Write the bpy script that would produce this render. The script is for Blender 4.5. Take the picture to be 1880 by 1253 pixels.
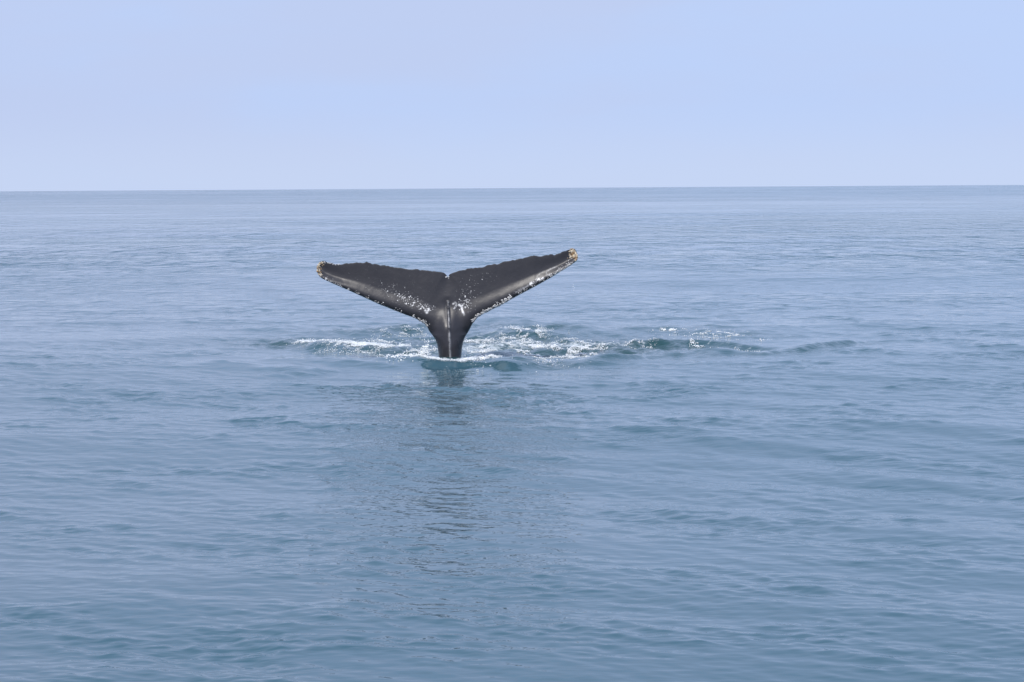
import bpy, bmesh, math, random
import numpy as np
from mathutils import Matrix, Vector, geometry

for o in list(bpy.data.objects):
    bpy.data.objects.remove(o)
scn = bpy.context.scene
rng = np.random.default_rng(7)
random.seed(7)
R = math.radians

# ------------------------------------------------------------------ camera
F = 3770.0                    # focal length in photo pixels (photo is 1880 x 1253)
CAM_H = 3.0
PITCH = math.atan(281.0 / F)
ROLL = R(-0.36)
cam_d = bpy.data.cameras.new('camera')
cam = bpy.data.objects.new('camera', cam_d)
scn.collection.objects.link(cam)
cam_d.sensor_width = 36.0
cam_d.lens = 36.0 * F / 1880.0
cam_d.clip_start = 0.1
cam_d.clip_end = 80000.0
CAM_ROT = Matrix.Rotation(math.pi / 2 - PITCH, 3, 'X') @ Matrix.Rotation(ROLL, 3, 'Z')
cam.matrix_world = Matrix.Translation((0, 0, CAM_H)) @ CAM_ROT.to_4x4()
scn.camera = cam
CR = np.array(CAM_ROT)


def ray(px, py):
    v = np.stack([(np.asarray(px, float) - 940.0) / F, -(np.asarray(py, float) - 626.5) / F,
                  -np.ones_like(np.asarray(px, float))], -1)
    return v @ CR.T


def on_water(px, py, z=0.0):
    d = ray(px, py)
    t = (z - CAM_H) / d[..., 2]
    return d[..., 0] * t, d[..., 1] * t


def on_depth(px, py, Y):
    d = ray(px, py)
    t = Y / d[..., 1]
    return d[..., 0] * t, CAM_H + d[..., 2] * t


# ------------------------------------------------------------------ world, sun, exposure
SUN_EL, SUN_AZ = R(50), R(200)     # azimuth clockwise from +Y: behind the camera, a little to the left
world = bpy.data.worlds.new('World')
scn.world = world
world.use_nodes = True
nt = world.node_tree
nt.nodes.clear()
wo = nt.nodes.new('ShaderNodeOutputWorld')
bg = nt.nodes.new('ShaderNodeBackground')
sky = nt.nodes.new('ShaderNodeTexSky')
sky.sky_type = 'NISHITA'
sky.sun_disc = False
sky.sun_elevation = SUN_EL
sky.sun_rotation = SUN_AZ
sky.altitude = 0
sky.air_density = 1.0
sky.dust_density = 1.0
sky.ozone_density = 2.0
# a thin bright veil of sea haze over the blue, thickest low down, faintly uneven like high thin cloud


def wnode(typ, **kw):
    nd = nt.nodes.new(typ)
    for k_, v_ in kw.items():
        setattr(nd, k_, v_)
    return nd


tc = wnode('ShaderNodeTexCoord')
sep = wnode('ShaderNodeSeparateXYZ')
nt.links.new(tc.outputs['Generated'], sep.inputs[0])
veil = wnode('ShaderNodeMapRange', interpolation_type='SMOOTHERSTEP')
veil.inputs[1].default_value = 0.0; veil.inputs[2].default_value = 0.75
veil.inputs[3].default_value = 0.96; veil.inputs[4].default_value = 0.80
nt.links.new(sep.outputs['Z'], veil.inputs[0])
mp = wnode('ShaderNodeMapping')
mp.inputs['Scale'].default_value = (2.2, 2.2, 9.0)
nt.links.new(tc.outputs['Generated'], mp.inputs[0])
cl = wnode('ShaderNodeTexNoise')
cl.inputs['Scale'].default_value = 1.6
cl.inputs['Detail'].default_value = 4.0
cl.inputs['Roughness'].default_value = 0.55
nt.links.new(mp.outputs[0], cl.inputs['Vector'])
clr = wnode('ShaderNodeMapRange', interpolation_type='SMOOTHSTEP')
clr.inputs[1].default_value = 0.38; clr.inputs[2].default_value = 0.64
lft = wnode('ShaderNodeMath', operation='MULTIPLY_ADD')
lft.inputs[1].default_value = -0.45
nt.links.new(sep.outputs['X'], lft.inputs[0])
nt.links.new(cl.outputs['Fac'], lft.inputs[2])
nt.links.new(lft.outputs[0], clr.inputs[0])
hz = wnode('ShaderNodeMix', data_type='RGBA')
hz.inputs[6].default_value = (5.1, 6.45, 9.6, 1)
hz.inputs[7].default_value = (5.25, 6.25, 9.0, 1)
nt.links.new(clr.outputs[0], hz.inputs[0])
low = wnode('ShaderNodeMapRange', interpolation_type='SMOOTHSTEP')
low.inputs[1].default_value = 0.0; low.inputs[2].default_value = 0.045
low.inputs[3].default_value = 0.8; low.inputs[4].default_value = 0.0
nt.links.new(sep.outputs['Z'], low.inputs[0])
hz2 = wnode('ShaderNodeMix', data_type='RGBA')
nt.links.new(low.outputs[0], hz2.inputs[0])
nt.links.new(hz.outputs[2], hz2.inputs[6])
hz2.inputs[7].default_value = (5.9, 6.95, 9.3, 1)
mixs = wnode('ShaderNodeMix', data_type='RGBA')
nt.links.new(veil.outputs[0], mixs.inputs[0])
nt.links.new(sky.outputs[0], mixs.inputs[6])
nt.links.new(hz2.outputs[2], mixs.inputs[7])
# added brightness in the unseen higher sky, to lighten the water below
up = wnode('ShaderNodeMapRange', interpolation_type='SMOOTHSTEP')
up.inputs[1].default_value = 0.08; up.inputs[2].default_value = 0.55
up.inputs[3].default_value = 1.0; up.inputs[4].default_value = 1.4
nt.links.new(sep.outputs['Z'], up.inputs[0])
sky_boost = wnode('ShaderNodeVectorMath', operation='SCALE')
nt.links.new(mixs.outputs[2], sky_boost.inputs[0])
nt.links.new(up.outputs[0], sky_boost.inputs['Scale'])
nt.links.new(sky_boost.outputs[0], bg.inputs[0])
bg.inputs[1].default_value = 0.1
nt.links.new(bg.outputs[0], wo.inputs[0])

sun_d = bpy.data.lights.new('sun', 'SUN')
sun_d.energy = 3.4
sun_d.angle = R(0.53)
sun_d.color = (1.0, 0.95, 0.88)
sun = bpy.data.objects.new('sun', sun_d)
scn.collection.objects.link(sun)
sd = Vector((math.sin(SUN_AZ) * math.cos(SUN_EL), math.cos(SUN_AZ) * math.cos(SUN_EL), math.sin(SUN_EL)))
sun.rotation_euler = sd.to_track_quat('Z', 'Y').to_euler()
sun.location = sd * 100

vs = scn.view_settings
vs.view_transform = 'Standard'
vs.look = 'None'
vs.exposure = 0.0
vs.gamma = 1.0
vs.use_curve_mapping = False


# ------------------------------------------------------------------ helpers
def vnoise(x, y, seed=0):
    """Smooth value noise in -1..1 on the unit lattice."""
    xi = np.floor(x).astype(np.int64); yi = np.floor(y).astype(np.int64)
    fx = x - xi; fy = y - yi
    fx = fx * fx * fx * (fx * (fx * 6 - 15) + 10)
    fy = fy * fy * fy * (fy * (fy * 6 - 15) + 10)

    def h(a, b):
        n = (a * 374761393 + b * 668265263 + seed * 1442695041) & 0x7fffffff
        n = ((n ^ (n >> 13)) * 1274126177) & 0x7fffffff
        n = ((n ^ (n >> 16)) * 668265263) & 0x7fffffff
        return (n & 0xffff) / 32767.5 - 1.0
    a = h(xi, yi) * (1 - fx) + h(xi + 1, yi) * fx
    b = h(xi, yi + 1) * (1 - fx) + h(xi + 1, yi + 1) * fx
    return a * (1 - fy) + b * fy


def fbm(x, y, seed=0, octv=4, gain=0.5):
    s = 0; a = 1.0; t = 0
    for k in range(octv):
        s = s + a * vnoise(x * 2.03 ** k + 17.3 * k, y * 2.03 ** k - 9.1 * k, seed + k)
        t += a; a *= gain
    return s / t


def sstep(a, b, x):
    t = np.clip((x - a) / (b - a), 0, 1)
    return t * t * (3 - 2 * t)


def seg_dist(x, y, pl):
    """Distance to a polyline, signed side (y minus line y) and the position 0..1 along it."""
    pl = np.asarray(pl, float)
    L = np.r_[0, np.cumsum(np.hypot(*np.diff(pl, axis=0).T))]
    best = np.full(x.shape, 1e9); side = np.zeros(x.shape); tt = np.zeros(x.shape)
    for i in range(len(pl) - 1):
        ax, ay = pl[i]; bx, by = pl[i + 1]
        dx, dy = bx - ax, by - ay
        l2 = dx * dx + dy * dy + 1e-12
        t = np.clip(((x - ax) * dx + (y - ay) * dy) / l2, 0, 1)
        qx = ax + t * dx; qy = ay + t * dy
        d = np.hypot(x - qx, y - qy)
        m = d < best
        best = np.where(m, d, best)
        side = np.where(m, y - qy, side)
        tt = np.where(m, (L[i] + t * math.sqrt(l2)) / L[-1], tt)
    return best, side, tt


def spline(pts, n=None, step=None):
    """Catmull-Rom through pts."""
    p = np.asarray(pts, float)
    q = np.vstack([2 * p[0] - p[1], p, 2 * p[-1] - p[-2]])
    out = []
    for i in range(1, len(q) - 2):
        m = n or 6
        t = np.linspace(0, 1, m, endpoint=False)[:, None]
        a, b, c, d = q[i - 1], q[i], q[i + 1], q[i + 2]
        out.append(0.5 * (2 * b + (c - a) * t + (2 * a - 5 * b + 4 * c - d) * t ** 2 + (3 * b - a - 3 * c + d) * t ** 3))
    out.append(p[-1][None])
    return np.vstack(out)


def mesh_obj(name, verts, faces, mat=None, parent=None, smooth=True):
    me = bpy.data.meshes.new(name)
    verts = np.asarray(verts, np.float32)
    faces = np.asarray(faces, np.int32)
    k = faces.shape[1]
    me.vertices.add(len(verts))
    me.vertices.foreach_set('co', verts.ravel())
    me.loops.add(faces.size)
    me.loops.foreach_set('vertex_index', faces.ravel())
    me.polygons.add(len(faces))
    me.polygons.foreach_set('loop_start', np.arange(0, faces.size, k, dtype=np.int32))
    me.polygons.foreach_set('use_smooth', np.full(len(faces), smooth))
    me.update(calc_edges=True)
    me.validate()
    if mat:
        me.materials.append(mat)
    ob = bpy.data.objects.new(name, me)
    scn.collection.objects.link(ob)
    if parent:
        ob.parent = parent
    return ob


def attr(ob, name, vals):
    a = ob.data.attributes.new(name, 'FLOAT', 'POINT')
    a.data.foreach_set('value', np.asarray(vals, np.float32))


def tag(o, label=None, cat=None, group=None, kind=None):
    if label: o['label'] = label
    if cat: o['category'] = cat
    if group: o['group'] = group
    if kind: o['kind'] = kind
    return o


class NB:
    """Short-hand for building node trees."""
    def __init__(self, name):
        self.m = bpy.data.materials.new(name)
        self.m.use_nodes = True
        self.t = self.m.node_tree
        self.bsdf = self.t.nodes['Principled BSDF']
        self.out = self.t.nodes['Material Output']

    def n(self, typ, **kw):
        nd = self.t.nodes.new(typ)
        for k, v in kw.items():
            setattr(nd, k, v)
        return nd

    def l(self, a, b):
        self.t.links.new(a, b)

    def val(self, sock, v):
        if isinstance(v, (int, float, tuple)):
            sock.default_value = v
        else:
            self.l(v, sock)

    def math(self, op, a, b=0.0, c=None, clamp=False):
        nd = self.n('ShaderNodeMath', operation=op, use_clamp=clamp)
        self.val(nd.inputs[0], a); self.val(nd.inputs[1], b)
        if c is not None: self.val(nd.inputs[2], c)
        return nd.outputs[0]

    def mix(self, f, a, b):
        nd = self.n('ShaderNodeMix', data_type='RGBA')
        self.val(nd.inputs[0], f); self.val(nd.inputs[6], a); self.val(nd.inputs[7], b)
        return nd.outputs[2]

    def attr(self, name):
        return self.n('ShaderNodeAttribute', attribute_name=name).outputs['Fac']

    def coords(self, scale=(1, 1, 1), rot=(0, 0, 0), vec=None):
        if vec is None:
            vec = self.n('ShaderNodeTexCoord').outputs['Object']
        mp = self.n('ShaderNodeMapping')
        mp.inputs['Scale'].default_value = scale
        mp.inputs['Rotation'].default_value = rot
        self.l(vec, mp.inputs['Vector'])
        return mp.outputs[0]

    def noise(self, vec, scale, detail=2.0, rough=0.5, dist=0.0):
        nd = self.n('ShaderNodeTexNoise')
        nd.inputs['Scale'].default_value = scale
        nd.inputs['Detail'].default_value = detail
        nd.inputs['Roughness'].default_value = rough
        nd.inputs['Distortion'].default_value = dist
        self.l(vec, nd.inputs['Vector'])
        return nd.outputs['Fac']

    def ramp(self, f, lo, hi):
        nd = self.n('ShaderNodeMapRange', interpolation_type='SMOOTHSTEP')
        self.val(nd.inputs[0], f)
        nd.inputs[1].default_value = lo; nd.inputs[2].default_value = hi
        return nd.outputs[0]


# ------------------------------------------------------------------ materials
def water_material():
    b = NB('sea_water')
    P = b.coords()
    lod1, lod2, rough, churn, foam, far = (b.attr(k) for k in ('lod_long', 'lod_short', 'ripple', 'churn', 'foam', 'far'))
    # ripples finer than the mesh, crests mostly across the line of sight
    n_long = b.noise(b.coords((1.3, 0.5, 1.0), (0, 0, R(4))), 0.55, 3.0, 0.55)
    n_short = b.noise(b.coords((1.0, 0.8, 1.0), (0, 0, R(-6))), 1.5, 2.0, 0.55)
    n_fine = b.noise(b.coords((0.5, 1.0, 1.0), (0, 0, R(18))), 6.0, 2.0, 0.55)
    n_churn = b.noise(b.coords((0.8, 1.0, 1.0)), 3.2, 4.0, 0.6, 0.6)
    h = b.math('MULTIPLY', b.math('MULTIPLY', n_long, 0.75), lod1)
    h = b.math('ADD', h, b.math('MULTIPLY', b.math('MULTIPLY', n_short, 0.17), lod2))
    h = b.math('MULTIPLY', b.math('ADD', h, b.math('MULTIPLY', n_fine, 0.027)), rough)
    h = b.math('ADD', h, b.math('MULTIPLY', b.math('MULTIPLY', b.noise(P, 13.0, 2.0, 0.6), 0.009), b.attr('footprint')))
    h = b.math('ADD', h, b.math('MULTIPLY', b.math('MULTIPLY', n_churn, 0.07), churn))
    bump = b.n('ShaderNodeBump')
    bump.inputs['Strength'].default_value = 1.0
    bump.inputs['Distance'].default_value = 1.0
    b.l(h, bump.inputs['Height'])
    col = b.mix(churn, (0.033, 0.086, 0.113, 1), (0.012, 0.046, 0.046, 1))
    lace = b.noise(b.coords((0.8, 1.0, 1.0)), 4.5, 5.0, 0.65, 1.2)
    fm = b.math('SUBTRACT', b.math('ADD', lace, b.math('MULTIPLY', foam, 0.52)), 0.77)
    fm = b.math('MULTIPLY', b.math('MULTIPLY', b.ramp(fm, 0.0, 0.26), 0.8), b.ramp(foam, 0.02, 0.25))
    col = b.mix(fm, col, (0.62, 0.66, 0.66, 1))
    b.l(col, b.bsdf.inputs['Base Color'])
    b.l(b.math('ADD', b.math('MULTIPLY', fm, 0.5), b.math('MULTIPLY_ADD', far, 0.1, 0.03)), b.bsdf.inputs['Roughness'])
    b.bsdf.inputs['IOR'].default_value = 1.333
    b.l(bump.outputs[0], b.bsdf.inputs['Normal'])
    return b.m


def whale_material():
    b = NB('wet_black_skin')
    P = b.coords()
    speck, scar, keel = b.attr('speck'), b.attr('scar'), b.attr('keel')
    n1 = b.noise(P, 3.0, 4.0, 0.6)
    n2 = b.noise(P, 24.0, 3.0, 0.6)
    col = b.mix(n1, (0.022, 0.021, 0.025, 1), (0.034, 0.032, 0.036, 1))
    v = b.n('ShaderNodeTexVoronoi', feature='F1')
    v.inputs['Scale'].default_value = 55.0
    b.l(b.coords(), v.inputs['Vector'])
    # each cell holds one pale scar whose size follows the density
    rnd = b.n('ShaderNodeSeparateColor')
    b.l(v.outputs['Color'], rnd.inputs[0])
    size = b.math('MULTIPLY', b.math('SUBTRACT', speck, rnd.outputs[0]), 0.45)
    dot = b.math('SUBTRACT', b.math('ADD', size, b.math('MULTIPLY', n2, 0.22)), b.math('ADD', v.outputs['Distance'], 0.08))
    dots = b.math('MULTIPLY', b.ramp(dot, 0.0, 0.10), b.ramp(speck, 0.02, 0.1))
    v2 = b.n('ShaderNodeTexVoronoi', feature='F1')
    v2.inputs['Scale'].default_value = 40.0
    b.l(P, v2.inputs['Vector'])
    rnd2 = b.n('ShaderNodeSeparateColor')
    b.l(v2.outputs['Color'], rnd2.inputs[0])
    fine = b.math('SUBTRACT', b.math('MULTIPLY', b.math('SUBTRACT', b.math('MULTIPLY', speck, 0.42), rnd2.outputs[0]), 1.9), v2.outputs['Distance'])
    dots = b.math('MAXIMUM', dots, b.math('MULTIPLY', b.ramp(fine, 0.0, 0.10), 0.9))
    bright = b.math('MULTIPLY_ADD', rnd.outputs[1], 0.9, 0.25)
    f = b.math('MAXIMUM', b.math('MULTIPLY', dots, bright), b.math('MULTIPLY', scar, b.ramp(n2, 0.33, 0.62)))
    f = b.math('MAXIMUM', f, b.math('MULTIPLY', keel, b.ramp(b.noise(P, 9.0, 3.0, 0.7), 0.36, 0.62)), clamp=True)  # broken wet highlight along the keel painted pale, with the knob scars
    col = b.mix(f, col, (0.86, 0.84, 0.82, 1))
    b.l(col, b.bsdf.inputs['Base Color'])
    # the stock has only just left the water: a wet film, drying upwards
    hz = b.n('ShaderNodeSeparateXYZ')
    b.l(P, hz.inputs[0])
    wet = b.ramp(b.math('ADD', hz.outputs['Z'], b.math('MULTIPLY', b.noise(b.coords((6, 6, 0.9)), 1.0, 3.0, 0.6), 0.7)), 1.15, 0.45)
    b.l(b.math('SUBTRACT', b.math('MULTIPLY_ADD', n1, 0.2, 0.32), b.math('MULTIPLY', wet, 0.2)), b.bsdf.inputs['Roughness'])
    b.bsdf.inputs['IOR'].default_value = 1.42
    bump = b.n('ShaderNodeBump')
    bump.inputs['Strength'].default_value = 0.25
    bump.inputs['Distance'].default_value = 0.02
    b.l(b.math('ADD', b.noise(P, 7.0, 3.0, 0.5), b.math('MULTIPLY', n2, 0.25)), bump.inputs['Height'])
    b.l(bump.outputs[0], b.bsdf.inputs['Normal'])
    return b.m


def plain(name, c1, c2, rough=0.7, scale=12.0):
    b = NB(name)
    f = b.ramp(b.noise(b.coords(), scale, 3.0, 0.6), 0.35, 0.65)
    b.l(b.mix(f, c1, c2), b.bsdf.inputs['Base Color'])
    b.bsdf.inputs['Roughness'].default_value = rough
    return b.m


M_WATER = water_material()
M_SKIN = whale_material()
M_BARN_WHITE = plain('white_barnacle', (0.40, 0.38, 0.36, 1), (0.75, 0.73, 0.70, 1), 0.7, 20)
M_BARN_TAN = plain('tan_barnacle', (0.30, 0.18, 0.08, 1), (0.72, 0.64, 0.50, 1), 0.7, 16)
M_FOAM = plain('foam_white', (0.80, 0.83, 0.83, 1), (0.92, 0.93, 0.93, 1), 0.6, 6)
M_DROP = plain('spray_drop', (0.7, 0.75, 0.78, 1), (0.85, 0.87, 0.9, 1), 0.2, 6)

# ------------------------------------------------------------------ the sea surface
WX, WY = on_water(826.0, 663.0)
WX, WY = float(WX), float(WY)
S = WY / F                      # metres per photo pixel at the whale


def W(pts, z=0.0):
    p = np.asarray(pts, float)
    x, y = on_water(p[:, 0], p[:, 1], z)
    return np.stack([x, y], -1)


# crests thrown up round the diving tail: (photo points carried onto the water plane, height m, width m)
CRESTS = [
    (W([(640, 668), (720, 670), (800, 674), (880, 672), (960, 678), (1010, 682)]), 0.070, 0.55),
    (W([(930, 684), (985, 674), (1050, 670), (1095, 676)]), 0.045, 0.5),
    (W([(1060, 670), (1130, 664), (1210, 656), (1280, 652), (1330, 658)]), 0.065, 0.30),
    (W([(1260, 662), (1330, 656), (1400, 656), (1455, 652), (1500, 645), (1545, 640), (1600, 634)]), 0.060, 0.28),
    (W([(1090, 648), (1160, 640), (1230, 636), (1300, 637), (1350, 641), (1400, 646)]), 0.070, 0.30),
    (W([(1040, 620), (1100, 615), (1180, 611), (1250, 612), (1310, 618), (1420, 624)]), 0.06, 0.6),
    (W([(880, 622), (940, 620), (1000, 618), (1040, 612), (1060, 606)]), 0.10, 0.8),
    (W([(870, 600), (900, 594), (940, 602)]), 0.08, 0.8),
    (W([(880, 655), (960, 648), (1030, 646), (1090, 648)]), 0.055, 0.6),
    (W([(620, 622), (690, 616), (760, 608), (810, 610)]), 0.09, 0.8),
    (W([(530, 628), (580, 636), (640, 644), (700, 642), (760, 640)]), 0.10, 0.5),
    (W([(480, 612), (540, 604), (620, 606)]), 0.06, 0.7),
    (W([(380, 668), (440, 676), (500, 690), (560, 696)]), 0.04, 0.8),
    (W([(560, 662), (640, 672), (720, 678), (790, 684)]), 0.05, 0.5),
]
# churned water and the foam on it: (photo points on the water, half width m, strength)
CHURN = [
    (W([(560, 630), (660, 632), (740, 640), (800, 645)]), 1.3, 0.8),
    (W([(870, 630), (950, 635), (1030, 638), (1090, 640)]), 2.2, 1.0),
    (W([(690, 612), (780, 606), (900, 604), (1000, 608)]), 1.2, 0.7),
    (W([(740, 662), (826, 666), (930, 668), (1020, 674)]), 0.55, 0.7),
    (W([(1150, 610), (1250, 608), (1380, 620)]), 0.8, 0.35),
    (W([(1150, 638), (1250, 636), (1390, 645)]), 0.5, 0.4),
    (W([(1060, 671), (1130, 666), (1210, 658), (1280, 654), (1330, 660)]), 0.40, 0.35),
    (W([(1330, 658), (1400, 658), (1455, 654), (1500, 647), (1545, 642), (1600, 636)]), 0.40, 0.35),
]
FOAMS = [
    (W([(575, 628), (620, 632), (680, 634), (720, 634)]), 0.55, 1.0),
    (W([(690, 632), (750, 636), (800, 644)]), 0.8, 0.45),
    (W([(870, 622), (920, 616), (980, 616)]), 0.7, 0.55),
    (W([(870, 640), (930, 632), (1000, 636), (1080, 638)]), 1.3, 0.75),
    (W([(900, 652), (1000, 654), (1070, 650)]), 0.7, 0.45),
    (W([(735, 664), (790, 668), (860, 668), (910, 664)]), 0.25, 0.9),
    (W([(1190, 608), (1230, 607), (1330, 614), (1420, 620)]), 0.5, 0.45),
    (W([(1270, 634), (1340, 640), (1390, 644)]), 0.35, 0.45),
    (W([(700, 610), (780, 606)]), 0.4, 0.3),
]

# wind ripples and swell: many sine trains, directions spread about the line of sight
WAVES = []
def train(n, l0, l1, slope, spread, mean=0.0):
    for i in range(n):
        lam = math.exp(rng.uniform(math.log(l0), math.log(l1)))
        k = 2 * math.pi / lam
        th = R(-90) + R(mean) + rng.normal() * R(spread)
        a = slope / k * math.sqrt(2.0 / n) * rng.uniform(0.6, 1.4)
        WAVES.append((k * math.cos(th), k * math.sin(th), a, rng.uniform(0, 6.283), lam))
train(7, 14, 40, 0.012, 22, 8)
train(16, 4, 12, 0.015, 28, 4)
train(26, 1.3, 4.0, 0.028, 48, -4)
train(34, 0.45, 1.3, 0.052, 44, -12)
train(44, 0.18, 0.45, 0.110, 34, -22)
train(48, 0.09, 0.18, 0.105, 32, -22)
BANDS = []
for i in range(7):
    lam = rng.uniform(1.0, 2.0)
    th = R(-90 - 30 + rng.normal() * 7)
    k = 2 * math.pi / lam
    BANDS.append((k * math.cos(th), k * math.sin(th), 0.062 / k * math.sqrt(2 / 7) * rng.uniform(0.6, 1.4), rng.uniform(0, 6.28)))


def ripple_field(x, y):
    """How wind-ruffled the water is: slicks and darker cat's-paws, stretched across the view."""
    n = fbm(x / 13.0, y / 7.0, 11, 3) * 0.9 + fbm(x / 160.0, y / 45.0, 5, 3) * 1.3
    f = 0.80 + 0.70 * n

    def blob(px, py, rx, ry, amp):
        cx, cy = on_water(float(px), float(py))
        return amp * np.exp(-((x - cx) / rx) ** 2 - ((y - cy) / ry) ** 2)
    f = f + blob(200, 446, 16, 18, 0.7) + blob(480, 446, 10, 16, 0.45)
    f = f + blob(1600, 425, 30, 40, 0.9) + blob(1880, 405, 40, 60, 0.8)
    f = f - blob(300, 540, 9, 12, 0.25) - blob(1000, 520, 12, 14, 0.30) - blob(1450, 520, 9, 14, 0.2)
    f = f + blob(300, 1130, 1.9, 2.4, 0.25) + blob(800, 1120, 1.6, 2.0, 0.25) + blob(1500, 1130, 1.6, 2.2, 0.2)
    f = f - blob(820, 850, 2.6, 5.0, 0.15) - blob(1650, 820, 3.0, 6.0, 0.25)
    near = 1 - sstep(30, 70, y)
    f = f * (1 - near + near * (0.55 + 0.95 * sstep(-0.25, 0.55, fbm(x / 1.3 + 0.2 * y, y / 0.9, 61, 3))))
    return np.clip(f, 0.22, 2.2)


def local_field(x, y):
    """Height, churn and foam added by the diving whale."""
    z = -SWELL0 * np.exp(-((x - WX) ** 2 + (y - WY) ** 2) / 30.0)
    ch = np.zeros_like(x); fo = np.zeros_like(x)
    wob = 0.35 * fbm(x / 0.9, y / 1.5, 31, 3)
    for pl, hgt, wid in CRESTS:
        d, side, t = seg_dist(x, y + wob, pl)
        w = np.where(side < 0, wid * 0.55, wid * 1.8)
        end = sstep(0, 0.22, t) * (1 - sstep(0.78, 1.0, t))
        z += hgt * np.exp(-(d / w) ** 2) * end * (1 + 0.9 * fbm(x / 0.9, y / 1.2, 77, 3))
    for pl, wid, s in CHURN:
        d, side, t = seg_dist(x, y, pl)
        ch = np.maximum(ch, s * np.exp(-(d / wid) ** 2))
    for pl, wid, s in FOAMS:
        d, side, t = seg_dist(x, y, pl)
        fo = np.maximum(fo, s * np.exp(-(d / wid) ** 2))
    rid = 1 - np.abs(fbm(x / 0.75, y / 1.0, 41, 4, 0.55)) * 2.2
    z += ch * (0.085 * rid + 0.05 * fbm(x / 0.35, y / 0.45, 43, 3) - 0.04)
    return z, ch, fo


def sea_height(x, y, dr=None, dt=None):
    rip = ripple_field(x, y)
    z = np.zeros_like(x); ox = np.zeros_like(x); oy = np.zeros_like(x)
    r = np.hypot(x, y) + 1e-6
    ux, uy = x / r, y / r
    for kx, ky, a, ph, lam in WAVES:
        k = math.hypot(kx, ky)
        # a train too short for the local grid is left to the material
        c = np.abs(kx * ux + ky * uy) * dr + np.abs(-kx * uy + ky * ux) * dt
        i = np.where(c < 2.2)[0]
        if not len(i):
            continue
        q = rip[i]
        amp = a * (1 - sstep(1.1, 2.2, c[i])) * (q if lam < 1.5 else (0.5 + 0.5 * q if lam < 4 else 1.0))
        p = kx * x[i] + ky * y[i] + ph
        cs, sn = amp * np.cos(p), amp * np.sin(p)
        z[i] += cs
        ox[i] -= kx / k * sn * 0.8
        oy[i] -= ky / k * sn * 0.8
    # long smooth bands sliding away to the right of the tail, and a few on the left
    env = np.exp(-((x - 3.9) / 3.2) ** 2 - ((y - 21) / 9) ** 2) + 0.6 * np.exp(-((x + 3.9) / 1.8) ** 2 - ((y - 33) / 5) ** 2)
    i = np.where(env > 0.01)[0]
    for kx, ky, a, ph in BANDS:
        z[i] += a * env[i] * np.cos(kx * x[i] + ky * y[i] + ph)
    m = (np.abs(y - WY) < 16) & (np.abs(x) < 14)
    ch = np.zeros_like(x); fo = np.zeros_like(x)
    if m.any():
        lz, lc, lf = local_field(x[m], y[m])
        z[m] += lz; ch[m] = lc; fo[m] = lf
    return z, ox, oy, rip, ch, fo


SWELL0 = 0.0
SWELL0 = float(sum(a * math.cos(kx * WX + ky * WY + ph) for kx, ky, a, ph, lam in WAVES if lam > 1.3))


def build_sea():
    # rows: dense where the picture looks, then on to the horizon; columns: dense ahead, coarse all round
    K = CAM_H * F * 1024 / 1880.0
    px = [560.0]
    while px[-1] > 0.28:
        p = px[-1]
        st = 0.8 if p > 235 else (0.42 if p > 118 else 0.62)
        px.append(p - st)
    r_in = K / np.array([p for p in px if p > 0.25])
    r = np.r_[0.6, 2.0, 4.0, 6.5, 8.5, 10.0, r_in, 40000.0]
    half = R(16.8)
    th_in = np.linspace(-half, half, 1180)
    side = half + (math.pi - half) * (np.linspace(0, 1, 46)[1:] ** 2.2)
    th = np.r_[-side[::-1], th_in, side[:-1]]
    nr, ntt = len(r), len(th)
    RR, TT = np.meshgrid(r, th, indexing='ij')
    x = (RR * np.sin(TT)).ravel(); y = (RR * np.cos(TT)).ravel()
    dr = np.gradient(r); dth = np.gradient(th)
    DR = np.repeat(dr, ntt); DT = (RR * np.abs(dth)[None]).ravel()
    z, ox, oy, rip, ch, fo = sea_height(x, y, DR, DT)
    v = np.stack([x + ox, y + oy, z], -1)
    idx = np.arange(nr * ntt).reshape(nr, ntt)
    nxt = np.roll(idx, -1, axis=1)
    f = np.stack([idx[:-1], idx[1:], nxt[1:], nxt[:-1]], -1).reshape(-1, 4)[:, ::-1]
    c = np.vstack([v, [[0, 0, 0]]])
    ob = mesh_obj('sea', c, f, M_WATER)
    def lod(lam):
        return sstep(1.1, 2.2, 2 * math.pi / lam * DR)
    one = lambda a: np.r_[a, 0.0]
    attr(ob, 'lod_long', one(lod(2.2)))
    attr(ob, 'lod_short', one(lod(0.55)))
    attr(ob, 'ripple', one(rip))
    attr(ob, 'churn', one(ch))
    attr(ob, 'foam', one(fo))
    fx, fy = on_water(830.0, 765.0)
    attr(ob, 'footprint', one(np.exp(-((x - fx) / 1.7) ** 4 - ((y - fy) / (0.19 * fy)) ** 4)))
    attr(ob, 'far', one(sstep(60, 900, np.hypot(x, y))))
    tag(ob, 'calm blue sea rippled by light wind, reaching the horizon', 'sea', kind='structure')
    return ob


build_sea()

# ------------------------------------------------------------------ the whale's tail
def z1(l): return [(560 + a / 5.2214, 440 + b / 5.2214) for a, b in l]
def z2(l): return [(800 + a / 5.2214, 440 + b / 5.2214) for a, b in l]

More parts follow.
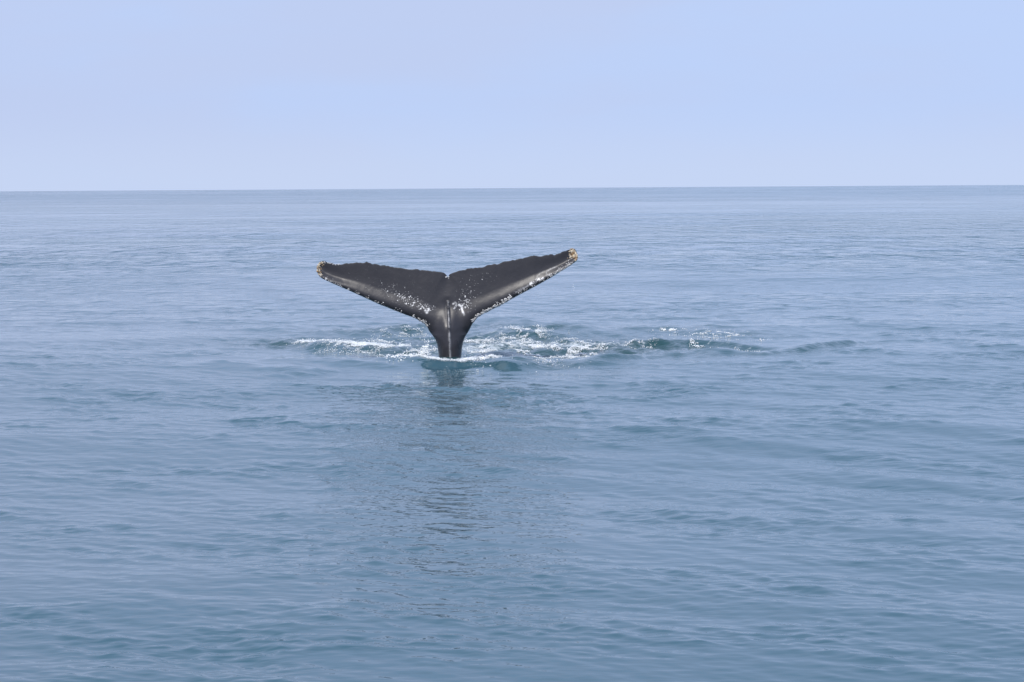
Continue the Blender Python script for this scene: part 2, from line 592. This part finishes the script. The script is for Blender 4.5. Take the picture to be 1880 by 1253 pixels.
UP_L = z1([(128, 222), (150, 213), (200, 217), (240, 228), (300, 238), (340, 238), (400, 233), (450, 232), (520, 226),
           (590, 222), (640, 231), (700, 242), (760, 252), (820, 262), (880, 275), (940, 285), (1010, 290),
           (1080, 289), (1130, 299), (1200, 300), (1270, 311), (1320, 317), (1345, 331), (1360, 352)])
NOTCH = [(822.2, 509.8)]
UP_R = z2([(124, 350), (136, 333), (180, 315), (240, 293), (290, 288), (350, 282), (420, 270), (490, 255), (560, 241),
           (620, 231), (680, 212), (740, 200), (790, 188), (850, 180), (890, 170), (950, 160), (1000, 163),
           (1050, 158), (1110, 150), (1160, 142), (1210, 126), (1250, 114), (1280, 98), (1308, 88)])
TIP_R = z2([(1335, 95), (1352, 120), (1362, 155), (1360, 190), (1345, 212)])
LOW_R = z2([(1310, 240), (1270, 266), (1220, 297), (1170, 328), (1120, 358), (1060, 392), (1000, 426), (940, 459),
            (880, 491), (800, 533), (740, 566), (680, 599), (620, 630), (560, 660), (500, 690), (440, 722),
            (392, 757), (362, 792), (340, 832), (314, 882), (287, 925), (267, 975), (255, 1030), (248, 1090),
            (243, 1150), (242, 1166)])
LOW_L = z1([(1290, 1166), (1285, 1150), (1278, 1090), (1270, 1030), (1255, 975), (1230, 930), (1192, 880), (1168, 834),
            (1145, 806), (1100, 780), (1050, 753), (960, 721), (880, 690), (800, 658), (700, 618), (600, 573),
            (500, 528), (400, 483), (300, 440), (220, 405), (165, 380)])
TIP_L = z1([(140, 360), (118, 330), (106, 300), (107, 265)])


def loc(pts):
    p = np.asarray(pts, float)
    X, Z = on_depth(p[:, 0], p[:, 1], WY)
    return np.stack([X - WX, Z], -1)


def resample(p, step):
    L = np.r_[0, np.cumsum(np.hypot(*np.diff(p, axis=0).T))]
    n = max(2, int(L[-1] / step))
    t = np.linspace(0, L[-1], n + 1)
    return np.stack([np.interp(t, L, p[:, 0]), np.interp(t, L, p[:, 1])], -1)


whale = bpy.data.objects.new('humpback_whale', None)
scn.collection.objects.link(whale)
whale.location = (WX, WY, 0)
tag(whale, 'black whale tail raised out of the sea, barnacles along its edges', 'whale')

STEP = 0.013
DEEP = -1.6
trail = resample(spline(loc(UP_L + NOTCH + UP_R), 5), STEP)
# ragged trailing edge: shallow scallops and small nicks
sl = np.arange(len(trail)) * STEP
amp = np.clip(np.minimum(np.abs(trail[:, 0]) / 0.35, 1.0), 0.0, 1)
trail[:, 1] += amp * (0.011 * vnoise(sl / 0.085, 0 * sl, 3) + 0.007 * vnoise(sl / 0.035, 0 * sl, 9))
tip_r = resample(spline(np.vstack([trail[-1:], loc(TIP_R + LOW_R[:1])]), 5), STEP)[1:-1]
lead_r = resample(spline(loc(LOW_R), 5), STEP)
lead_l = resample(spline(loc(LOW_L), 5), STEP)
tip_l = resample(spline(np.vstack([lead_l[-1:], loc(TIP_L), trail[:1]]), 5), STEP)[1:-1]
wr, wl = lead_r[-1], lead_l[0]
down = resample(np.array([wr, (wr[0] + 0.02, -0.35), (wr[0] + 0.10, -0.9), (wr[0] + 0.22, DEEP)]), 0.03)[1:]
upl = resample(np.array([(wl[0] - 0.22, DEEP), (wl[0] - 0.10, -0.9), (wl[0] - 0.02, -0.35), wl]), 0.03)[:-1]
bott = resample(np.array([down[-1], upl[0]]), 0.03)[1:-1]
outline = np.vstack([trail, tip_r, lead_r, down, bott, upl, lead_l, tip_l])
lead_all = [np.vstack([tip_r[len(tip_r) // 2:], lead_r, down]), np.vstack([upl, lead_l, tip_l[:len(tip_l) // 2]])]


def poly_dist(x, z, pl):
    best = np.full(x.shape, 1e9)
    for i in range(0, len(pl) - 1):
        ax, ay = pl[i]; dx, dy = pl[i + 1] - pl[i]
        t = np.clip(((x - ax) * dx + (z - ay) * dy) / (dx * dx + dy * dy + 1e-12), 0, 1)
        best = np.minimum(best, (x - ax - t * dx) ** 2 + (z - ay - t * dy) ** 2)
    return np.sqrt(best)


def inside(x, z, pl):
    c = np.zeros(x.shape, bool)
    a = pl; b = np.roll(pl, -1, axis=0)
    for (x0, z0), (x1, z1_) in zip(a, b):
        if z0 == z1_: continue
        c ^= ((z0 > z) != (z1_ > z)) & (x < (x1 - x0) * (z - z0) / (z1_ - z0) + x0)
    return c


LEADS = np.vstack(lead_all[:1]), np.vstack(lead_all[1:])
_wz = np.r_[DEEP, -0.9, -0.35, 0.0]
_ll = np.vstack([upl, lead_l]); _rr = np.vstack([lead_r, down])[::-1]


def body_depth(x, z):
    """Half thickness of the tail, and its mid surface, at local (x, z)."""
    dl = np.minimum(poly_dist(x, z, LEADS[0][::2]), poly_dist(x, z, LEADS[1][::2]))
    dtr = poly_dist(x, z, trail[::2])
    c = dl / (dl + dtr + 1e-6)
    sp = np.clip(np.abs(x) / 2.25, 0, 1)
    T = 0.162 * (1 - sp) ** 0.8 + 0.045
    foil = 1.55 * np.sqrt(np.clip(c, 0, 1)) * (1 - c) ** 1.35 * 1.2 + 0.02 * (1 - c)
    edge = sstep(0, 0.02, dl)
    hf = T * foil * (0.35 + 0.65 * edge) + 0.012 * np.sqrt(np.clip(dl / 0.015, 0, 1)) * (1 - sstep(0.4, 0.95, c)) + 0.003
    # stock: an oval section, deepest at the water, running out towards the notch
    zl = np.interp(z, _ll[:, 1], _ll[:, 0]); zr = np.interp(z, _rr[:, 1], _rr[:, 0])
    zc = np.clip(z, DEEP, 0.62)
    xl = np.interp(zc, _ll[:, 1], _ll[:, 0]); xr = np.interp(zc, _rr[:, 1], _rr[:, 0])
    mid = 0.5 * (xl + xr)
    hw = np.minimum(0.5 * (xr - xl), 0.30 + 0 * x)
    b = 0.30 * (1 - sstep(0.25, 1.42, z)) + 0.06 * sstep(0, -1.2, z)
    q = np.clip(1 - ((x - mid) / np.maximum(hw, 1e-3)) ** 2, 0, 1)
    hs_low = b * np.sqrt(q)
    hs_high = b * np.exp(-((x + 0.01) / 0.17) ** 2)
    t = sstep(0.30, 0.75, z)
    hs = hs_low * (1 - t) + hs_high * t
    w = sstep(0.25, 0.62, z)
    hf = hf * w
    h = np.sqrt(hf ** 2 + hs ** 2) if True else np.maximum(hf, hs)
    # mid keel: a narrow ridge from the waterline to a knob below the notch
    kx = np.interp(z, [-1, 0.0, 0.6, 1.05], [0.02, 0.018, 0.0, -0.028])
    keel = np.exp(-((x - kx) / 0.017) ** 2) * (1 - sstep(0.98, 1.06, z))
    groove = np.exp(-((x - kx) / 0.085) ** 2) * (1 - sstep(0.95, 1.15, z)) * sstep(0.25, 0.6, z)
    knob = sum(np.exp(-((x - np.interp(zz, [0.6, 1.05], [0.0, -0.028])) / 0.020) ** 2 - ((z - zz) / 0.018) ** 2) for zz in (0.94, 1.03))
    front = h + 0.040 * keel - 0.035 * groove + 0.02 * knob
    y0 = 0.10 * sp ** 2 + (0.085 * sstep(0.02, 0.42, c) - 0.045 * sstep(0.45, 1.0, c)) * sstep(0.5, 0.95, z)
    y0 = y0 + 0.5 * sstep(0.0, -1.6, z)
    return front, h, y0, keel + knob, c


def build_tail():
    g = STEP
    xs = np.arange(outline[:, 0].min(), outline[:, 0].max(), g)
    zs = np.arange(DEEP, outline[:, 1].max(), g * 0.866)
    GX, GZ = np.meshgrid(xs, zs)
    GX = GX + (np.arange(len(zs)) % 2)[:, None] * g / 2
    gx, gz = GX.ravel(), GZ.ravel()
    keep = (gz > -0.12) | (np.arange(len(gx)) % 3 == 0)
    gx, gz = gx[keep], gz[keep]
    m = inside(gx, gz, outline)
    gx, gz = gx[m], gz[m]
    m = poly_dist(gx, gz, np.vstack([outline, outline[:1]])) > g * 0.62
    gx, gz = gx[m], gz[m]
    n0 = len(outline)
    pts = [Vector(p) for p in outline] + [Vector((a, b)) for a, b in zip(gx, gz)]
    vo, eo, fo, *_ = geometry.delaunay_2d_cdt(pts, [(i, (i + 1) % n0) for i in range(n0)], [], 1, 1e-6)
    p2 = np.array([tuple(v) for v in vo])
    tris = np.array([f for f in fo if len(f) == 3], int)
    bd = poly_dist(p2[:, 0], p2[:, 1], np.vstack([outline, outline[:1]])) < 1e-5
    front, back, y0, keel, c = body_depth(p2[:, 0], p2[:, 1])
    front = np.where(bd, 0, front); back = np.where(bd, 0, back)
    n = len(p2)
    vf = np.stack([p2[:, 0], y0 - front, p2[:, 1]], -1)
    bi = np.full(n, -1); nb = np.where(~bd)[0]
    bi[nb] = n + np.arange(len(nb)); bi[bd] = np.where(bd)[0]
    vb = np.stack([p2[nb, 0], y0[nb] + back[nb], p2[nb, 1]], -1)
    # counter-clockwise in (x, z) seen from the camera side faces -y
    a, b_, c_ = (p2[tris[:, i]] for i in range(3))
    cr = (b_[:, 0] - a[:, 0]) * (c_[:, 1] - a[:, 1]) - (b_[:, 1] - a[:, 1]) * (c_[:, 0] - a[:, 0])
    tris[cr < 0] = tris[cr < 0][:, ::-1]
    faces = np.vstack([tris, bi[tris][:, ::-1]])
    ob = mesh_obj('tail', np.vstack([vf, vb]), faces, M_SKIN, whale)
    # the trailing edge is a crisp blade: no smoothing across it
    onb = np.zeros(len(vf) + len(vb), bool)
    onb[:n] = bd & (poly_dist(p2[:, 0], p2[:, 1], trail) < 1e-4)
    ev = np.zeros(len(ob.data.edges) * 2, np.int32)
    ob.data.edges.foreach_get('vertices', ev)
    ev = ev.reshape(-1, 2)
    sh = ob.data.attributes.new('sharp_edge', 'BOOLEAN', 'EDGE')
    sh.data.foreach_set('value', onb[ev[:, 0]] & onb[ev[:, 1]])
    X, Z = p2[:, 0], p2[:, 1]
    # pale marks: speckle density, larger scratches, knob scars and the keel's painted wet highlight
    def at(px, py):
        q = loc([(px, py)])[0]; return q

    def cloud(px, py, rx, ry, s, ang=0.0):
        q = at(px, py); ca, sa = math.cos(ang), math.sin(ang)
        dx, dz = X - q[0], Z - q[1]
        u, v = ca * dx + sa * dz, -sa * dx + ca * dz
        return s * np.exp(-(u / rx) ** 2 - (v / ry) ** 2)
    sp = cloud(760, 556, 0.34, 0.09, 0.85, -0.35) + cloud(785, 568, 0.10, 0.07, 0.8) + cloud(725, 535, 0.55, 0.17, 0.42, -0.3)
    sp += cloud(855, 560, 0.16, 0.12, 0.9) + cloud(860, 535, 0.25, 0.15, 0.5) + cloud(885, 510, 0.25, 0.10, 0.35)
    edge_d = np.minimum(poly_dist(X, Z, LEADS[0][::3]), poly_dist(X, Z, LEADS[1][::3]))
    sp += 0.75 * np.exp(-(edge_d / 0.05) ** 2) * sstep(0.75, 0.85, Z) + 0.17 * sstep(0.55, 0.8, Z)
    sc = np.zeros(n)
    def stroke(pts, w, s):
        nonlocal sc
        q = spline(loc(pts), 4)
        sc = np.maximum(sc, s * np.exp(-(poly_dist(X, Z, q) / w) ** 2))
    stroke([(842, 559), (847, 563), (849, 570), (852, 577)], 0.017, 1.0)
    stroke([(847, 563), (851, 559)], 0.012, 0.9)
    stroke([(832, 558), (836, 556), (838, 560), (834, 566)], 0.013, 0.75)
    stroke([(781, 570), (784, 574), (788, 567)], 0.015, 0.9)
    stroke([(973, 522), (985, 515), (996, 511)], 0.022, 1.0)
    stroke([(983, 514), (990, 504), (998, 499)], 0.010, 0.30)
    stroke([(1004, 499), (1012, 494), (1022, 490)], 0.010, 0.35)
    stroke([(1003, 501), (1005, 507), (1010, 504)], 0.010, 0.55)
    stroke([(1018, 507), (1024, 501), (1032, 497)], 0.020, 0.9)
    stroke([(945, 537), (960, 530), (975, 521)], 0.018, 0.35)
    kl = keel * sstep(0.0, 0.2, Z + 0.3) * 0.38
    full = lambda v: np.r_[v, np.asarray(v)[nb]]
    attr(ob, 'speck', full(np.clip(sp, 0, 1)))
    attr(ob, 'scar', full(sc))
    attr(ob, 'keel', full(np.clip(kl, 0, 1)))
    return ob


tail = build_tail()


def barnacle_mesh(centres, sizes, normals, name, mat, label):
    """Low volcano-shaped shells, six-sided, joined: each is only a couple of pixels across."""
    V = []; Fc = []
    for (c, s, nrm) in zip(centres, sizes, normals):
        nrm = Vector(nrm).normalized()
        q = nrm.to_track_quat('Z', 'Y').to_matrix()
        base = len(V); k = 6; tw = random.uniform(0, 1)
        prof = [(1.0, -0.3), (0.85, 0.35), (0.45, 0.8 * random.uniform(0.8, 1.3)), (0.25, 0.5)]
        for rr, hh in prof:
            for j in range(k):
                an = 2 * math.pi * j / k + tw
                jr = rr * s * random.uniform(0.82, 1.15)
                V.append(Vector(c) + q @ Vector((jr * math.cos(an), jr * math.sin(an), hh * s)))
        for lv in range(len(prof) - 1):
            for j in range(k):
                a = base + lv * k + j; b = base + lv * k + (j + 1) % k
                Fc.append((a, b, b + k, a + k))
        top = base + (len(prof) - 1) * k
        Fc.append((top, top + 1, top + 2, top + 3)); Fc.append((top, top + 3, top + 4, top + 5))
    ob = mesh_obj(name, [tuple(v) for v in V], Fc, mat, whale, smooth=False)
    tag(ob, label, kind='stuff')
    return ob


def crust(pts, n, smin, smax, inward, name, mat, label, clump=0.0, out=0.3):
    """Scatter shells along a stretch of edge given in photo points, out to `inward` metres from it."""
    line = resample(spline(loc(pts), 6), 0.004)
    cen = (outline[:, 0].mean(), 0.9)
    C, Sz, N = [], [], []
    tries = 0
    while len(C) < n and tries < n * 30:
        tries += 1
        i = rng.integers(0, len(line) - 1)
        if clump and vnoise(np.array([i * 0.004 / 0.06]), np.array([0.5]), int(clump * 100))[0] < clump * rng.uniform(0.2, 1.2) - 0.4:
            continue
        t = line[i + 1] - line[i]; t = t / (np.hypot(*t) + 1e-9)
        nn = np.array([-t[1], t[0]])
        u = abs(rng.normal()) * inward * 0.6
        pa, pb = line[i] + nn * 0.03, line[i] - nn * 0.03
        ins = inside(np.array([pa[0], pb[0]]), np.array([pa[1], pb[1]]), outline)
        s_in = 1 if ins[0] else -1
        p = line[i] + nn * s_in * u
        if not inside(np.array([p[0]]), np.array([p[1]]), outline)[0]:
            continue
        fr, bk, y0, _, _ = body_depth(np.array([p[0]]), np.array([p[1]]))
        s = rng.uniform(smin, smax)
        front_side = rng.random() < 0.85
        y = y0[0] - fr[0] if front_side else y0[0] + bk[0]
        near = math.exp(-(u / 0.02))
        nv = np.array([-nn[0] * s_in * (0.2 + out * near * 3), -1.0 if front_side else 1.0, -nn[1] * s_in * (0.2 + out * near * 3)])
        nv = nv + rng.normal(size=3) * 0.25
        C.append((p[0], y, p[1])); Sz.append(s); N.append(nv)
    return barnacle_mesh(C, Sz, N, name, mat, label)


crust([(586, 512), (582, 503), (580, 494), (582, 487), (590, 481)], 110, 0.005, 0.014, 0.05, 'barnacle_crust', M_BARN_TAN,
      'tan and white barnacles crusted on the left fluke tip')
crust([(1047, 457), (1054, 459), (1059, 466), (1061, 473), (1058, 480)], 200, 0.006, 0.016, 0.085, 'barnacle_crust', M_BARN_TAN,
      'golden tan barnacles crusted on the right fluke tip')
crust([(1056, 482), (1043, 491), (1024, 502), (1003, 515), (980, 527), (953, 541)], 150, 0.004, 0.012, 0.05, 'barnacle_crust',
      M_BARN_WHITE, 'white barnacles dotted along the outer right leading edge', 0.7)
crust([(941, 548), (920, 560), (900, 570), (884, 578), (875, 585), (869, 592)], 420, 0.006, 0.016, 0.045, 'barnacle_crust',
      M_BARN_WHITE, 'thick white barnacle band on the inner right leading edge')
crust([(590, 513), (616, 525), (640, 535), (675, 550), (713, 567), (745, 579)], 130, 0.004, 0.011, 0.05, 'barnacle_crust',
      M_BARN_WHITE, 'white barnacles dotted along the outer left leading edge', 0.7)
crust([(757, 582), (770, 589), (779, 594), (784, 600)], 130, 0.006, 0.014, 0.035, 'barnacle_crust',
      M_BARN_WHITE, 'white barnacle cluster at the root of the left fluke')
crust([(590, 481), (600, 482), (612, 485), (625, 486)], 14, 0.008, 0.012, 0.02, 'barnacle_crust',
      M_BARN_WHITE, 'few pale barnacles on the trailing edge near the left tip')
crust([(820, 508), (822, 510), (824, 508)], 8, 0.008, 0.016, 0.02, 'barnacle_crust',
      M_BARN_WHITE, 'small white barnacles in the notch between the flukes')

# ------------------------------------------------------------------ foam and spray
ICO_V = np.array([(1, 0, 0), (-1, 0, 0), (0, 1, 0), (0, -1, 0), (0, 0, 1), (0, 0, -1)], float)
ICO_F = np.array([(0, 2, 4), (2, 1, 4), (1, 3, 4), (3, 0, 4), (2, 0, 5), (1, 2, 5), (3, 1, 5), (0, 3, 5)])


def bubbles(name, P, s, label, cat, mat=M_FOAM, flat=0.6):
    n = len(P)
    sc = np.stack([s * rng.uniform(0.8, 1.8, n), s * rng.uniform(0.8, 1.6, n), s * rng.uniform(0.35, 1.0, n) * flat / 0.6], -1)
    a = rng.uniform(0, 6.28, n)
    v = ICO_V[None] * rng.uniform(0.75, 1.25, (n, 6, 1)) * sc[:, None]
    x = v[..., 0] * np.cos(a)[:, None] - v[..., 1] * np.sin(a)[:, None]
    y = v[..., 0] * np.sin(a)[:, None] + v[..., 1] * np.cos(a)[:, None]
    v = np.stack([x, y, v[..., 2]], -1) + P[:, None]
    f = (ICO_F[None] + (np.arange(n) * 6)[:, None, None]).reshape(-1, 3)
    ob = mesh_obj(name, v.reshape(-1, 3), f, mat)
    tag(ob, label, cat, 'white foam round the tail', 'stuff')
    return ob


def foam(strokes, label, lo=0.004, hi=0.012, seed=3, cell=0.22, cut=0.1, lift=0.0):
    """strokes: (photo points on the water, half width m, count); the noise leaves lacy gaps."""
    P = []; Sz = []
    for pts, wid, n, *own in strokes:
        n = int(n * 1.6)
        gap = own[0] if own else cut
        line = resample(spline(W(pts, 0.05), 5), 0.05)
        i = rng.integers(0, len(line), n * 4)
        x = line[i, 0] + rng.normal(size=n * 4) * np.minimum(wid * 0.35, 0.14)
        y = line[i, 1] + rng.normal(size=n * 4) * wid
        p, q = x / cell, y / (cell * 1.9)
        p, q = 0.83 * p + 0.56 * q, -0.56 * p + 0.83 * q
        p, q = p + 0.5 * vnoise(q * 1.3, p * 1.3, seed + 7), q + 0.5 * vnoise(p * 1.1, q * 1.1, seed + 8)
        nz = fbm(p, q, seed, 4, 0.6)
        nz2 = np.abs(fbm(p / 1.5, q / 1.5, seed + 50, 3, 0.6))
        ok = np.where((nz > gap) & ((nz2 < 0.35) | (gap < -0.3)))[0][:n]
        P.append(np.stack([x[ok], y[ok]], -1))
        Sz.append(rng.uniform(0, 1, len(ok)) ** 2.0 * (hi - lo) + lo)
    P = np.vstack(P); Sz = np.concatenate(Sz)
    z, ox, oy, *_ = sea_height(P[:, 0].copy(), P[:, 1].copy(), np.full(len(P), 0.1), np.full(len(P), 0.02))
    P3 = np.stack([P[:, 0] + ox, P[:, 1] + oy, z + Sz * 0.2 + np.abs(rng.normal(size=len(P))) * lift], -1)
    return bubbles('sea_foam', P3, Sz, label, 'foam')


foam([([(560, 624), (590, 629), (620, 631)], 0.35, 800), ([(615, 631), (650, 632), (690, 633)], 0.55, 4800, -0.31),
      ([(690, 628), (740, 634), (790, 642)], 1.1, 1500)],
     'long white foam streak left of the whale tail', seed=3, lift=0.012)
foam([([(865, 622), (885, 620), (905, 621)], 0.4, 800), ([(920, 618), (950, 618), (985, 614)], 0.8, 1500)],
     'broken white foam on the rear crest right of the tail', seed=8, lift=0.015)
foam([([(880, 640), (930, 632), (980, 634)], 0.9, 1500), ([(960, 640), (1020, 636), (1060, 632)], 1.0, 1900),
      ([(1050, 644), (1080, 641), (1100, 634)], 0.7, 700), ([(870, 652), (940, 650), (1000, 652), (1060, 648)], 0.9, 1200)],
     'wide patch of churned white foam just right of the tail', seed=14, lift=0.012)
foam([([(732, 660), (760, 663), (800, 667)], 0.08, 600), ([(790, 668), (826, 668), (850, 667)], 0.05, 450),
      ([(845, 667), (880, 664), (915, 663)], 0.09, 800)],
     'thin white foam line at the waterline of the tail', seed=21, cut=-0.35, lift=0.012)
foam([([(1195, 609), (1220, 608), (1250, 610)], 0.12, 420), ([(1250, 611), (1320, 617), (1400, 622)], 0.4, 380)],
     'thin white foam streak on the far right crest', seed=27, cell=0.15, lift=0.006)
foam([([(1268, 633), (1285, 634)], 0.10, 140), ([(1310, 637), (1330, 640)], 0.10, 160), ([(1335, 640), (1390, 643)], 0.15, 130),
      ([(1150, 634), (1200, 633)], 0.2, 160)],
     'small foam flecks on the middle right crest', seed=33, cell=0.12, cut=-0.1, lift=0.006)
foam([([(700, 612), (760, 609), (810, 610)], 0.35, 260)], 'scattered foam flecks on the crest behind the left fluke', seed=39,
     cell=0.12, lift=0.01)

# a small burst of spray left of the stock, and the drops falling from the right fluke
cx, cy = on_water(781.0, 668.0)
n = 1200
u = rng.normal(size=(n, 3))
hgt = np.abs(rng.normal(size=n)) * 0.10
P = np.stack([cx + u[:, 0] * (0.035 + 0.02 * (hgt < 0.03)), cy + u[:, 1] * 0.12, 0.07 + hgt + 0.0 * hgt], -1)
n2 = 1300
P2 = np.stack([cx - 0.32 + rng.normal(size=n2) * 0.16, cy + rng.normal(size=n2) * 0.15, 0.07 + np.abs(rng.normal(size=n2)) * 0.035], -1)
bubbles('sea_spray', np.vstack([P, P2]), rng.uniform(0.004, 0.016, n + n2), 'small burst of white spray beside the base of the tail', 'spray', flat=0.9)
pts = [(1053, 524), (1052.5, 527), (1054, 532), (1055, 529), (1053, 535)]
X, Z = on_depth(np.array([p[0] for p in pts]), np.array([p[1] for p in pts]), WY)
bubbles('falling_drops', np.stack([X, np.full(len(X), WY + 0.1), Z], -1), np.full(len(X), 0.008),
        'few drops of water falling below the right fluke tip', 'water drops', M_DROP, 0.9)
